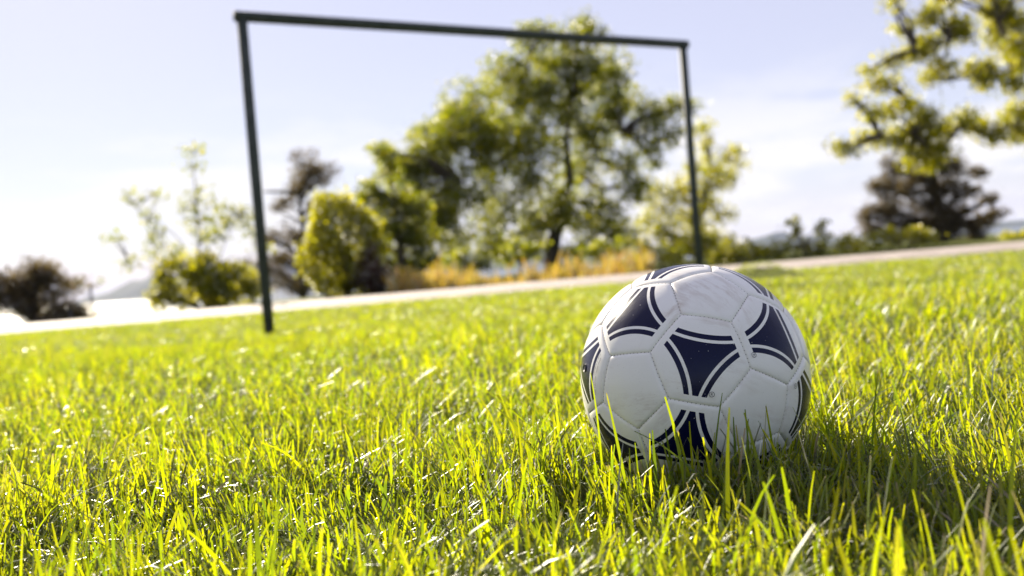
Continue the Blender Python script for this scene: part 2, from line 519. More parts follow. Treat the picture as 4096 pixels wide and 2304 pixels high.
def hero(p0, p1, depth0, depth1, width, tint, curl=0.15):
    """a single long blade from its root to its tip"""
    a_, b_ = at(*p0, depth0), at(*p1, depth1)
    a_.z = gz(a_.x, a_.y)
    d = b_ - a_
    L = d.length
    az = math.atan2(d.x, d.y); tilt = math.atan2(math.hypot(d.x, d.y), d.z)
    one = lambda v: np.array([v], float)
    return blades(one(a_.x), one(a_.y), one(L), one(width), one(az), one(tilt - curl * 0.4), one(curl), one(tint), 6, tip=0.3,
                  twist=one(math.pi / 2 + RNG.normal(0, 0.3)))


for args in [((727, 520), (729, 402), 0.74, 0.745, 0.0042, 0.55), ((756, 500), (741, 431), 0.75, 0.752, 0.0034, 0.5),
             ((822, 505), (797, 424), 0.72, 0.725, 0.0042, 0.62), ((600, 452), (590, 368), 0.90, 0.90, 0.0032, 0.45),
             ((630, 478), (606, 388), 0.82, 0.86, 0.0030, 0.4), ((707, 470), (722, 388), 0.83, 0.835, 0.0026, 0.12),
             ((742, 462), (748, 414), 0.83, 0.84, 0.0030, 0.10), ((735, 462), (733, 412), 0.83, 0.84, 0.0028, 0.12),
             ((790, 470), (758, 416), 0.82, 0.84, 0.0018, 0.08), ((655, 470), (638, 428), 0.83, 0.84, 0.0030, 0.2),
             ((655, 470), (652, 425), 0.82, 0.83, 0.0034, 0.08), ((612, 480), (623, 436), 0.80, 0.80, 0.0034, 0.97),
             ((300, 470), (221, 402), 0.82, 0.86, 0.0024, 0.1), ((120, 470), (130, 400), 0.85, 0.86, 0.0026, 0.55),
             ((70, 480), (131, 402), 0.82, 0.85, 0.0028, 0.66), ((480, 470), (496, 396), 0.86, 0.86, 0.003, 0.6),
             ((400, 480), (398, 415), 0.85, 0.85, 0.003, 0.3), ((905, 470), (889, 405), 0.84, 0.85, 0.003, 0.25),
             ((1005, 520), (1018, 400), 0.60, 0.60, 0.0038, 0.6), ((875, 560), (892, 450), 0.62, 0.62, 0.0036, 0.5),
             ((975, 560), (990, 478), 0.55, 0.55, 0.0034, 0.98)]:
    parts.append(hero(*args))
off, VV, QQ, TT = 0, [], [], []
for v_, q_, t_ in parts:
    VV.append(v_); QQ.append(q_ + off); TT.append(t_); off += len(v_)
tag(make_obj('grass', np_mesh('grass', np.concatenate(VV), np.concatenate(QQ), None, {'tint': np.concatenate(TT)}), mat=GRASS),
    'sunlit yellow green lawn of mown grass blades around the ball', 'grass', kind='stuff')

# ------------------------------------------------------------------ the ball itself: 20 printed hexagons, 12 plain pentagons
ph = (1 + 5 ** 0.5) / 2
TV = []
for b_ in [(0, 1, 3 * ph), (1, 2 + ph, 2 * ph), (ph, 2, 2 * ph + 1)]:
    for sg in itertools.product((1, -1), repeat=3):
        v = np.array(b_) * sg
        for k in range(3): TV.append(np.roll(v, k))
TV = np.unique(np.round(np.array(TV), 6), axis=0)
TV = TV / np.linalg.norm(TV[0])
DM = np.linalg.norm(TV[:, None] - TV[None], axis=2)
EDGE = np.sort(DM[0])[1]
ADJ = [[int(q) for q in np.where((DM[q0] > 1e-6) & (DM[q0] < EDGE * 1.01))[0]] for q0 in range(60)]
FACES = {}


def cycles(path, nn):
    if len(path) == nn:
        if path[0] in ADJ[path[-1]]:
            pts = TV[path]; c = pts.mean(0); c = c / np.linalg.norm(c)
            if np.ptp(pts @ c) < 1e-4: FACES.setdefault(tuple(sorted(path)), list(path))
        return
    for q in ADJ[path[-1]]:
        if q not in path: cycles(path + [q], nn)


for q0 in range(60):
    cycles([q0], 5); cycles([q0], 6)
PENT = [f_ for f_ in FACES.values() if len(f_) == 5]
HEXA = [f_ for f_ in FACES.values() if len(f_) == 6]
PSETS = [set(f_) for f_ in PENT]


def panel_mesh(name, nsides, mat):
    circ = EDGE / (2 * math.sin(math.pi / nsides))
    inr = EDGE / (2 * math.tan(math.pi / nsides))
    hgt = math.sqrt(1 - circ * circ)
    rings = [0.0, 0.14, 0.28, 0.42, 0.55, 0.66, 0.75, 0.82, 0.88, 0.92, 0.95, 0.972, 0.988, 1.0]
    M_ = 12
    verts, uv, quads, tris = [], [], [], []
    corner = [np.array([circ * math.sin(2 * math.pi * (k - 0.5) / nsides), circ * math.cos(2 * math.pi * (k - 0.5) / nsides)]) for k in range(nsides)]
    per = nsides * M_
    for ri, s in enumerate(rings):
        loop = [np.zeros(2)] if ri == 0 else [(corner[k] * (1 - t / M_) + corner[(k + 1) % nsides] * (t / M_)) * s for k in range(nsides) for t in range(M_)]
        for q in loop:
            d = inr * (1 - s) * R_BALL
            puff = -0.0019 * math.exp(-d / 0.0013) + 0.0004 * (1 - s * s)
            v = np.array([q[0], q[1], hgt]); v = v / np.linalg.norm(v) * (R_BALL - 0.0003 + puff)
            verts.append(v); uv.append(q / EDGE)
    for t in range(per): tris.append((0, 1 + (t + 1) % per, 1 + t))
    for ri in range(1, len(rings) - 1):
        b0, b1 = 1 + (ri - 1) * per, 1 + ri * per
        for t in range(per):
            t2 = (t + 1) % per
            quads.append((b0 + t, b0 + t2, b1 + t2, b1 + t))
    uv = np.array(uv)
    me = np_mesh(name, verts, quads, tris, {'print_u': uv[:, 0], 'print_v': uv[:, 1]})
    me.materials.append(mat)
    return me


def ball_material(name, printed):
    m, n, l = new_mat(name)
    tc = n.new('ShaderNodeTexCoord')
    geo = n.new('ShaderNodeNewGeometry')

    def M(op, a_, b_=None, c_=None):
        q = n.new('ShaderNodeMath'); q.operation = op
        for s_, v in zip(q.inputs, (a_, b_, c_)):
            if v is None: continue
            if isinstance(v, (int, float)): s_.default_value = v
            else: l.new(v, s_)
        return q.outputs[0]
    # synthetic leather with scuffs, grass stains and grime
    oi = n.new('ShaderNodeObjectInfo')
    sh = n.new('ShaderNodeVectorMath'); sh.operation = 'ADD'
    l.new(tc.outputs['Object'], sh.inputs[0]); l.new(oi.outputs['Location'], sh.inputs[1])
    off = n.new('ShaderNodeVectorMath'); off.operation = 'SCALE'; off.inputs[0].default_value = (3.1, 1.7, 2.3)
    l.new(oi.outputs['Random'], off.inputs['Scale'])
    sh2 = n.new('ShaderNodeVectorMath'); sh2.operation = 'ADD'
    l.new(tc.outputs['Object'], sh2.inputs[0]); l.new(off.outputs[0], sh2.inputs[1])
    mp = n.new('ShaderNodeMapping'); mp.inputs['Scale'].default_value = (26, 90, 40)
    l.new(sh2.outputs[0], mp.inputs['Vector'])
    st = n.new('ShaderNodeTexNoise'); st.inputs['Scale'].default_value = 1.0; st.inputs['Detail'].default_value = 9; st.inputs['Roughness'].default_value = 0.7
    l.new(mp.outputs[0], st.inputs['Vector'])
    big = n.new('ShaderNodeTexNoise'); big.inputs['Scale'].default_value = 22; big.inputs['Detail'].default_value = 3
    l.new(sh2.outputs[0], big.inputs['Vector'])
    mr = n.new('ShaderNodeMapRange'); mr.inputs['From Min'].default_value = 0.47; mr.inputs['From Max'].default_value = 0.70
    l.new(st.outputs['Fac'], mr.inputs['Value'])
    mb = n.new('ShaderNodeMapRange'); mb.inputs['From Min'].default_value = 0.44; mb.inputs['From Max'].default_value = 0.62
    l.new(big.outputs['Fac'], mb.inputs['Value'])
    dirt = M('MULTIPLY', M('MULTIPLY', mr.outputs[0], mb.outputs[0]), 0.58)
    w1 = n.new('ShaderNodeMixRGB'); l.new(dirt, w1.inputs[0])
    w1.inputs[1].default_value = (0.82, 0.80, 0.755, 1); w1.inputs[2].default_value = (0.40, 0.30, 0.22, 1)
    sp = n.new('ShaderNodeTexNoise'); sp.inputs['Scale'].default_value = 900; sp.inputs['Detail'].default_value = 2
    l.new(sh2.outputs[0], sp.inputs['Vector'])
    spk = n.new('ShaderNodeMapRange'); spk.inputs['From Min'].default_value = 0.70; spk.inputs['From Max'].default_value = 0.74
    l.new(sp.outputs['Fac'], spk.inputs['Value'])
    w2 = n.new('ShaderNodeMixRGB'); l.new(M('MULTIPLY', spk.outputs[0], 0.35), w2.inputs[0])
    l.new(w1.outputs[0], w2.inputs[1]); w2.inputs[2].default_value = (0.22, 0.18, 0.13, 1)
    col = w2.outputs[0]
    if printed:
        au = n.new('ShaderNodeAttribute'); au.attribute_name = 'print_u'
        av = n.new('ShaderNodeAttribute'); av.attribute_name = 'print_v'
        U, V_ = au.outputs['Fac'], av.outputs['Fac']
        RC, CD, CUT = 1.764, 2.064, 0.705
        rr, tt = [], []
        for k in range(3):
            a_ = math.radians(120 * k)
            cx, cy_ = CD * math.sin(a_), CD * math.cos(a_)
            rr.append(M('SQRT', M('ADD', M('POWER', M('ABSOLUTE', M('SUBTRACT', U, cx)), 2.0), M('POWER', M('ABSOLUTE', M('SUBTRACT', V_, cy_)), 2.0))))
            b_ = math.radians(120 * k + 60)
            tt.append(M('ADD', M('MULTIPLY', U, math.sin(b_)), M('MULTIPLY', V_, math.cos(b_))))
        rmin = M('MINIMUM', M('MINIMUM', rr[0], rr[1]), rr[2])
        tmax = M('MAXIMUM', M('MAXIMUM', tt[0], tt[1]), tt[2])
        tri = M('GREATER_THAN', rmin, RC)
        stripe = M('MULTIPLY', M('GREATER_THAN', rmin, RC - 0.160), M('LESS_THAN', rmin, RC - 0.060))
        ink = M('MULTIPLY', M('MAXIMUM', tri, stripe), M('LESS_THAN', tmax, CUT))
        # small scratches in the ink
        sc = n.new('ShaderNodeTexNoise'); sc.inputs['Scale'].default_value = 420; sc.inputs['Detail'].default_value = 3
        l.new(sh2.outputs[0], sc.inputs['Vector'])
        scr = n.new('ShaderNodeMapRange'); scr.inputs['From Min'].default_value = 0.72; scr.inputs['From Max'].default_value = 0.76
        l.new(sc.outputs['Fac'], scr.inputs['Value'])
        ink = M('MULTIPLY', ink, M('SUBTRACT', 1.0, M('MULTIPLY', scr.outputs[0], 0.5)))
        mxi = n.new('ShaderNodeMixRGB'); l.new(ink, mxi.inputs[0]); l.new(col, mxi.inputs[1])
        mxi.inputs[2].default_value = (0.003, 0.0045, 0.034, 1)
        col = mxi.outputs[0]
    p = n.new('ShaderNodeBsdfPrincipled')
    l.new(col, p.inputs['Base Color'])
    rg = n.new('ShaderNodeMapRange'); rg.inputs['To Min'].default_value = 0.15; rg.inputs['To Max'].default_value = 0.30
    l.new(big.outputs['Fac'], rg.inputs['Value']); l.new(rg.outputs[0], p.inputs['Roughness'])
    p.inputs['Specular IOR Level'].default_value = 0.22
    fb = n.new('ShaderNodeTexNoise'); fb.inputs['Scale'].default_value = 700; fb.inputs['Detail'].default_value = 3
    l.new(sh2.outputs[0], fb.inputs['Vector'])
    fb2 = n.new('ShaderNodeTexNoise'); fb2.inputs['Scale'].default_value = 70; fb2.inputs['Detail'].default_value = 3
    l.new(sh2.outputs[0], fb2.inputs['Vector'])
    bp = n.new('ShaderNodeBump'); bp.inputs['Strength'].default_value = 0.25; bp.inputs['Distance'].default_value = 0.0003
    l.new(M('ADD', fb.outputs['Fac'], M('MULTIPLY', fb2.outputs['Fac'], 3.0)), bp.inputs['Height']); l.new(bp.outputs[0], p.inputs['Normal'])
    o_ = n.new('ShaderNodeOutputMaterial'); l.new(p.outputs[0], o_.inputs['Surface'])
    return m


def plain(name, c, rough=0.6, metal=0.0):
    m, n, l = new_mat(name)
    p = n.new('ShaderNodeBsdfPrincipled')
    p.inputs['Base Color'].default_value = (*c, 1); p.inputs['Roughness'].default_value = rough; p.inputs['Metallic'].default_value = metal
    o_ = n.new('ShaderNodeOutputMaterial'); l.new(p.outputs[0], o_.inputs['Surface'])
    return m


INK = plain('dark_ink', (0.012, 0.012, 0.02), 0.4)
THREAD = noise_material('stitch_thread', (0.07, 0.065, 0.05), (0.16, 0.15, 0.11), 300, 0.8)
ball = empty('soccer_ball', BALL_C)
tag(ball, 'white stitched leather soccer ball with navy curved triangle prints lying in the grass', 'soccer ball')
hex_me = panel_mesh('hexagon_panel', 6, ball_material('ball_leather_printed', True))
pent_me = panel_mesh('pentagon_panel', 5, ball_material('ball_leather_plain', False))
panel_objs = []


def frame_of(face):
    """axes of a panel: z outward, y towards the middle of an edge (for hexagons an edge shared with a pentagon)"""
    pts = TV[face] @ BALL_ROT.T
    c = pts.mean(0); z = c / np.linalg.norm(c)
    e = 0
    if len(face) == 6:
        for e in range(6):
            if any(face[e] in s_ and face[(e + 1) % 6] in s_ for s_ in PSETS): break
    y = (pts[e] + pts[(e + 1) % len(face)]) / 2 - c
    y = y / np.linalg.norm(y)
    x = np.cross(y, z)
    return x, y, z


def mat3(x, y, z):
    return Matrix(((x[0], y[0], z[0]), (x[1], y[1], z[1]), (x[2], y[2], z[2])))


for face, me in [(f_, hex_me) for f_ in HEXA] + [(f_, pent_me) for f_ in PENT]:
    o = bpy.data.objects.new('panel', me)
    COL.objects.link(o)
    o.parent = ball
    fr = frame_of(face)
    o.matrix_local = mat3(*fr).to_4x4()
    panel_objs.append((o, fr, len(face)))

# stitches across every seam
sv, sq = [], []
done = set()
srng = np.random.default_rng(3)
for i0 in range(60):
    for j0 in ADJ[i0]:
        if (j0, i0) in done: continue
        done.add((i0, j0))
        A, B = BALL_ROT @ TV[i0], BALL_ROT @ TV[j0]
        along = (B - A) / np.linalg.norm(B - A)
        for s in np.linspace(0.04, 0.96, 12):
            c = A * (1 - s) + B * s
            nrm = c / np.linalg.norm(c)
            side = np.cross(nrm, along)
            slant = along * 0.5 + side * 0.85; slant /= np.linalg.norm(slant)
            wd = np.cross(nrm, slant)
            o3 = nrm * (R_BALL - 0.00175) + side * srng.choice([-1, 1]) * 0.0002
            hl, hw, hh = 0.00095, 0.00030, 0.00050
            b0 = len(sv)
            for (a_, b_, c_) in [(-1, 0, -0.4), (0, -1, 0.2), (1, 0, -0.4), (0, 1, 0.2), (0, 0, 1), (0, 0, -1)]:
                sv.append(o3 + slant * hl * a_ + wd * hw * b_ + nrm * hh * c_)
            sq += [(b0 + 4, b0, b0 + 1), (b0 + 4, b0 + 1, b0 + 2), (b0 + 4, b0 + 2, b0 + 3), (b0 + 4, b0 + 3, b0),
                   (b0 + 5, b0 + 1, b0), (b0 + 5, b0 + 2, b0 + 1), (b0 + 5, b0 + 3, b0 + 2), (b0 + 5, b0, b0 + 3)]
o = bpy.data.objects.new('stitching', np_mesh('stitching', sv, None, sq))
o.data.materials.append(THREAD); COL.objects.link(o); o.parent = ball
tag(o, kind='stuff')


def printed_text(parent, fr, body, u, v, ang, size, ring=False, bend=None):
    """flat lettering wrapped on a panel: u, v in seam lengths from the panel centre"""
    cu = bpy.data.curves.new('lettering', 'FONT')
    cu.body = body; cu.size = size; cu.align_x = 'CENTER'; cu.align_y = 'CENTER'; cu.fill_mode = 'FRONT'
    tmp = bpy.data.objects.new('lettering', cu); COL.objects.link(tmp)
    bpy.context.view_layer.update()
    me = bpy.data.meshes.new_from_object(tmp.evaluated_get(bpy.context.evaluated_depsgraph_get()))
    bpy.data.objects.remove(tmp)
    bm = bmesh.new(); bm.from_mesh(me)
    if ring:
        outer = []; R1, R2 = size * 0.62, size * 0.74
        vs = [(bm.verts.new((R1 * math.cos(t), R1 * math.sin(t), 0)), bm.verts.new((R2 * math.cos(t), R2 * math.sin(t), 0))) for t in np.linspace(0, 2 * math.pi, 24, endpoint=False)]
        for k in range(24):
            bm.faces.new((vs[k][0], vs[k][1], vs[(k + 1) % 24][1], vs[(k + 1) % 24][0]))
    hgt = math.sqrt(1 - (EDGE / (2 * math.sin(math.pi / 6))) ** 2)
    ca, sa = math.cos(ang), math.sin(ang)
    for vert in bm.verts:
        x, y = vert.co.x, vert.co.y
        if bend:                        # follow the printed arc
            rr = bend[2] - y
            t = x / bend[2] + bend[3]
            pu, pv_ = bend[0] + rr * math.sin(t), bend[1] + rr * math.cos(t)
        else:
            pu, pv_ = u + x * ca - y * sa, v + x * sa + y * ca
        q = Vector((pu * EDGE, pv_ * EDGE, hgt)).normalized() * (R_BALL + 0.00075)
        vert.co = q
    bm.to_mesh(me); bm.free()
    me.materials.clear(); me.materials.append(INK)
    o = bpy.data.objects.new('lettering', me); COL.objects.link(o); o.parent = parent
    return o


def panel_at(px, py):
    """the hexagon whose centre lies nearest to this direction from the ball's centre"""
    w = (at(px, py, 1.0) - CAM).normalized()
    v = BALL_C - CAM
    b_ = v.dot(w); disc = max(b_ * b_ - (v.dot(v) - R_BALL ** 2), 0)
    q = (CAM + w * (b_ - math.sqrt(disc)) - BALL_C).normalized()
    best = max((po for po in panel_objs if po[2] == 6), key=lambda po: Vector(po[1][2]).dot(q))
    return best, q


for (mx_, my_) in [(711.7, 394.4), (753.6, 355), (795, 386.0)]:
    (po, fr, _), q = panel_at(mx_, my_)
    if (mx_, my_) == (795, 386.0):
        (po, fr, _), q = panel_at(806, 395)
        _, q = panel_at(795, 386.0)
    hgt = math.sqrt(1 - (EDGE / (2 * math.sin(math.pi / 6))) ** 2)
    loc = [q.dot(Vector(a_)) for a_ in fr]
    u, v = loc[0] / loc[2] * hgt / EDGE, loc[1] / loc[2] * hgt / EDGE
    # upright with the tip of the print it sits beside
    tip = max(range(3), key=lambda k: u * math.sin(math.radians(120 * k + 60)) + v * math.cos(math.radians(120 * k + 60)))
    ta = math.radians(120 * tip + 60)
    printed_text(po, fr, 'R', u, v, math.atan2(math.cos(ta), math.sin(ta)) + math.pi / 2, 0.072, ring=True)

# care lettering along the left panel's arc, and the valve
(po, fr, _), q = panel_at(590, 372)
_, q2 = panel_at(597.5, 366)
hgt = math.sqrt(1 - (EDGE / (2 * math.sin(math.pi / 6))) ** 2)
loc = [q2.dot(Vector(a_)) for a_ in fr]
u, v = loc[0] / loc[2] * hgt / EDGE, loc[1] / loc[2] * hgt / EDGE
kb = max(range(3), key=lambda k: u * math.sin(math.radians(120 * k)) + v * math.cos(math.radians(120 * k)))
a_ = math.radians(120 * kb)
for body, rr in (("humectez l'aiguille - humedecer la v\u00e1lvula", 1.545), ('nadel anfeuchten - moisten needle', 1.47)):
    printed_text(po, fr, body, 0, 0, 0, 0.055, bend=(2.064 * math.sin(a_), 2.064 * math.cos(a_), rr, a_ + math.pi))
bm = bmesh.new()
bmesh.ops.create_cone(bm, cap_ends=True, segments=20, radius1=0.0042, radius2=0.0036, depth=0.0014)
ret = bmesh.ops.inset_region(bm, faces=[f_ for f_ in bm.faces if f_.normal.z > 0.9], thickness=0.0016, depth=-0.0008)
vm = bpy.data.meshes.new('valve'); bm.to_mesh(vm); bm.free(); vm.materials.append(plain('valve_rubber', (0.02, 0.02, 0.022), 0.5))
o = bpy.data.objects.new('valve', vm); COL.objects.link(o); o.parent = ball
_, q = panel_at(583.5, 366.5)
q = Vector(fr[2]) * 1.0
o.matrix_local = Matrix.Translation(q * (R_BALL + 0.0004)) @ q.to_track_quat('Z', 'Y').to_matrix().to_4x4()

# ------------------------------------------------------------------ goal
GOAL_PAINT = noise_material('goal_paint', (0.050, 0.056, 0.053), (0.075, 0.082, 0.078), 14, 0.6, bump=0.15, bump_scale=60, spec=0.12)
DL, DR = 7.5, 9.72
gl_t, gr_t = at(241.5, 16.5, DL), at(682.5, 44.5, DR)
gl_b = Vector((gl_t.x, gl_t.y, gz(gl_t.x, gl_t.y))); gr_b = Vector((gr_t.x, gr_t.y, gz(gr_t.x, gr_t.y)))
goal = empty('goal_frame', (gl_b + gr_b) / 2)
tag(goal, 'dark grey metal goal frame without a net standing behind the ball', 'goal')
RP = 0.040
for nm, b_, t_ in (('post', gl_b, gl_t), ('post', gr_b, gr_t)):
    tb = Tubes(20); tb.add([b_ - Vector((0, 0, 0.25)), (b_ + t_) / 2, t_ - Vector((0, 0, RP * 0.6))], [RP] * 3); tb.build(nm, GOAL_PAINT, goal)
gd = (gr_t - gl_t).normalized()
tb = Tubes(20); tb.add([gl_t - gd * 0.055, (gl_t + gr_t) / 2, gr_t + gd * 0.055], [RP * 1.04] * 3); tb.build('crossbar', GOAL_PAINT, goal)
for c, s_ in ((gl_t, 1), (gr_t, -1)):      # welded corner gussets
    bm = bmesh.new()
    side = gd.cross(Vector((0, 0, 1))).normalized() * 0.006
    a_, b_, d_ = c + gd * s_ * 0.0, c + gd * s_ * 0.11, c - Vector((0, 0, 0.11))
    mid = c + gd * s_ * 0.042 - Vector((0, 0, 0.042))
    f1 = [bm.verts.new(v + side) for v in (a_, d_, mid, b_)]; f2 = [bm.verts.new(v - side) for v in (a_, d_, mid, b_)]
    bm.faces.new(f1); bm.faces.new(f2[::-1])
    for k in range(4): bm.faces.new((f1[k], f2[k], f2[(k + 1) % 4], f1[(k + 1) % 4]))
    bmesh.ops.recalc_face_normals(bm, faces=bm.faces)
    me = bpy.data.meshes.new('corner_bracket'); bm.to_mesh(me); bm.free()
    make_obj('corner_bracket', me, goal, GOAL_PAINT)


# ------------------------------------------------------------------ trees and shrubs
def leaf_mesh(name, centers, size, tint, up=0.35, aspect=0.55, shape='leaf'):
    """one four-cornered leaf per centre, each with its own facing"""
    N = len(centers)
    nrm = RNG.normal(0, 1, (N, 3)); nrm[:, 2] += up * 2
    nrm /= np.linalg.norm(nrm, axis=1)[:, None]
    t = RNG.normal(0, 1, (N, 3)); t -= nrm * (t * nrm).sum(1)[:, None]; t /= np.linalg.norm(t, axis=1)[:, None]
    b = np.cross(nrm, t)
    s = (size * RNG.lognormal(0, 0.25, N))[:, None]
    fold = nrm * s * 0.10
    V = np.stack([centers - t * s * 0.5, centers + b * s * aspect * 0.5 + fold, centers + t * s * 0.5, centers - b * s * aspect * 0.5 + fold], 1).reshape(-1, 3)
    b0 = np.arange(N)[:, None] * 4
    T = np.concatenate([b0 + [0, 1, 2], b0 + [0, 2, 3]], 0)
    return np_mesh(name, V, None, T, {'tint': np.repeat(tint, 4)}, smooth=False)


def grow(name, label, cat, base_px, depth, trunk_px, lobes, leaf, size, per, mat, trunk_r=0.12, spread=0.75, clump=0.30, dens=1.0,
         group=None, up=0.12, aspect=0.55, limbs=None, twigs=True, jitter=1.0, bark=None, base_z=None, sprays=2, bend_trunk=False, stems=()):
    """tree or shrub: trunk path, one limb to each foliage lobe, leaf clumps filling the lobe in depth too
    lobes: (px, py, radius in px[, depth offset])"""
    b = at(*base_px, depth)
    bz = gz(b.x, b.y) if base_z is None else base_z
    b.z = bz
    root = empty(name, b)
    tag(root, label, cat, group)
    tb = Tubes(7)
    tr = [b - Vector((0, 0, 0.15))] + [at(px, py, depth + (o_[0] if o_ else 0)) for px, py, *o_ in trunk_px]
    nT = len(tr)
    tb.add(tr, [trunk_r * (1.15 - 0.95 * i_ / (nT - 1)) for i_ in range(nT)])
    for sp_ in stems:
        pl = [at(*q, depth + 0.25 * math.sin(i_ * 1.3 + sp_[-1][0])) for i_, q in enumerate(sp_)]
        tb.add(pl, [trunk_r * (0.55 - 0.4 * i_ / (len(pl) - 1)) for i_ in range(len(pl))], cap=False)
        limbs = list(limbs or []) + [tuple(a0.lerp(b0, f_)) for a0, b0 in zip(pl, pl[1:]) for f_ in (0.3, 0.7, 1.0)]
    cents, tints = [], []
    top = tr[-1]
    rs = np.random.default_rng(abs(hash_name(name + label)))
    allc = []
    for lb in lobes:
        px, py, rp = lb[:3]
        off = lb[3] if len(lb) > 3 else rs.normal(0, 1) * rp / F * depth * 0.8 * jitter
        c = at(px, py, depth + off)
        r = rp * 1.15 / F * depth
        allc.append((c, r))
    base_l = list(allc)
    for c, r in base_l:                 # side sprays break up each lobe's outline
        for _ in range(sprays):
            d = Vector(rs.normal(0, 1, 3)); d.z *= 0.6; d.normalize()
            allc.append((c + d * r * rs.uniform(0.75, 1.15), r * rs.uniform(0.3, 0.6)))
    for c, r in allc:
        # limb from the nearest lower point of the trunk
        cand = [tr[i_].lerp(tr[i_ + 1], f_) for i_ in range(nT - 1) for f_ in (0.25, 0.5, 0.75, 1.0)]
        cand = [q for q in cand if q.z < c.z - 0.15 * r] or [tr[1]]
        st = min(cand, key=lambda q: (q - c).length + max(0, (q.z - c.z + 0.5 * (c - q).length)) * 1.5)
        if limbs is not None:
            st = min([Vector(q) for q in limbs] + cand, key=lambda q: (q - c).length)
        L = (c - st).length
        mid = st.lerp(c, 0.5) + Vector((rs.normal() * 0.06 * L, rs.normal() * 0.06 * L, 0.08 * L))
        r0 = max(trunk_r * 0.12, min(trunk_r * 0.42, 0.018 * L + 0.02))
        tb.add([st, st.lerp(mid, 0.55) + Vector((0, 0, 0.02 * L)), mid, mid.lerp(c, 0.6), c], [r0, r0 * 0.85, r0 * 0.65, r0 * 0.45, r0 * 0.2], cap=False)
        ncl = max(2, int(per * dens * max(0.35, (r / clump)) ** 1.75))
        for _ in range(ncl):
            d = Vector(rs.normal(0, 1, 3)).normalized()
            q = c + d * r * (rs.random() ** 0.45) * 0.95
            if twigs and rs.random() < 0.3:
                tb.add([c.lerp(q, 0.1), c.lerp(q, 0.6) + Vector((0, 0, 0.05 * r)), q], [r0 * 0.25, r0 * 0.16, r0 * 0.06], cap=False)
            nl = int(leaf * (0.6 + 0.8 * rs.random()))
            pts = np.array(q) + rs.normal(0, 1, (nl, 3)) * clump * spread * 0.5 * np.array([1, 1, 0.75])
            cents.append(pts)
            tints.append(np.clip(rs.normal(0.5 + 0.18 * rs.normal(), 0.2, nl), 0, 1))
    tb.build('trunk', bark or BARK, root)
    cm = np.concatenate(cents); tm = np.concatenate(tints)
    make_obj('crown', leaf_mesh('crown', cm, size, tm, up, aspect), root, mat)
    return root


def hash_name(s):
    h = 7
    for ch in s: h = (h * 31 + ord(ch)) % 1000003
    return h


big_lobes = [(530, 45, 22), (588, 40, 22), (556, 70, 32), (505, 78, 26), (612, 72, 26), (470, 108, 30), (520, 112, 36), (570, 115, 36), (622, 108, 26),
             (440, 142, 28), (480, 150, 32), (530, 155, 36), (585, 160, 32), (628, 168, 20), (425, 176, 26), (398, 168, 18), (384, 149, 11),
             (460, 190, 30), (510, 196, 32), (560, 200, 28), (606, 208, 24), (440, 222, 24), (490, 232, 22), (592, 238, 20), (528, 236, 16),
             (653, 116, 17), (672, 108, 15), (664, 138, 15), (648, 152, 14), (640, 190, 16)]
grow('broadleaf_tree', 'large round-crowned broadleaf tree framed by the goal behind the path', 'tree', (553, 266), 30,
     [(552, 251), (556, 230), (561, 205), (570, 180), (566, 140), (572, 100)], big_lobes + [(418, 152, 18), (405, 192, 17), (430, 208, 20), (452, 128, 20), (416, 232, 17), (575, 60, 20), (545, 95, 24), (600, 130, 20), (500, 130, 22), (460, 245, 16), (500, 252, 13), (620, 232, 18), (575, 250, 12), (545, 215, 22)], 15, 0.11, 10, LEAF_MAPLE, trunk_r=0.24, clump=0.27, spread=0.95, bend_trunk=True,
     limbs=[tuple(at(*q)) for q in [(538, 226, 30), (520, 200, 29.6), (500, 165, 29.4), (480, 140, 29.4), (535, 150, 30.3), (525, 100, 30.2), (600, 160, 30.2), (622, 130, 30.3), (580, 200, 30.2), (600, 190, 30.4), (460, 180, 29.5)]])
grow('young_tree', 'slender loose-leaved tree right behind the right goal post', 'tree', (703, 262), 33,
     [(702, 250), (700, 225), (704, 195), (712, 170)],
     [(735, 160, 14), (716, 172, 15), (696, 166, 11), (700, 200, 18), (688, 222, 17), (706, 240, 13), (664, 208, 15), (668, 232, 14), (728, 182, 10), (704, 126, 9), (708, 146, 8), (680, 190, 14), (650, 225, 14), (676, 245, 13), (720, 215, 11), (655, 190, 12), (720, 240, 10), (640, 245, 12)],
     15, 0.105, 9, LEAF_BRIGHT, trunk_r=0.09, clump=0.28, spread=1.0)
grow('loose_shrub', 'tall loose shrub between the clipped round bush and the large tree', 'shrub', (402, 275), 24,
     [(402, 262), (398, 235), (394, 200), (388, 165)],
     [(384, 150, 8), (390, 166, 11), (376, 206, 16), (398, 198, 19), (412, 226, 20), (388, 236, 18), (372, 190, 10), (418, 250, 14), (398, 255, 15), (406, 212, 16), (422, 236, 14), (384, 222, 14), (430, 262, 12), (410, 268, 12)],
     16, 0.11, 10, LEAF_MAPLE, trunk_r=0.10, clump=0.26)


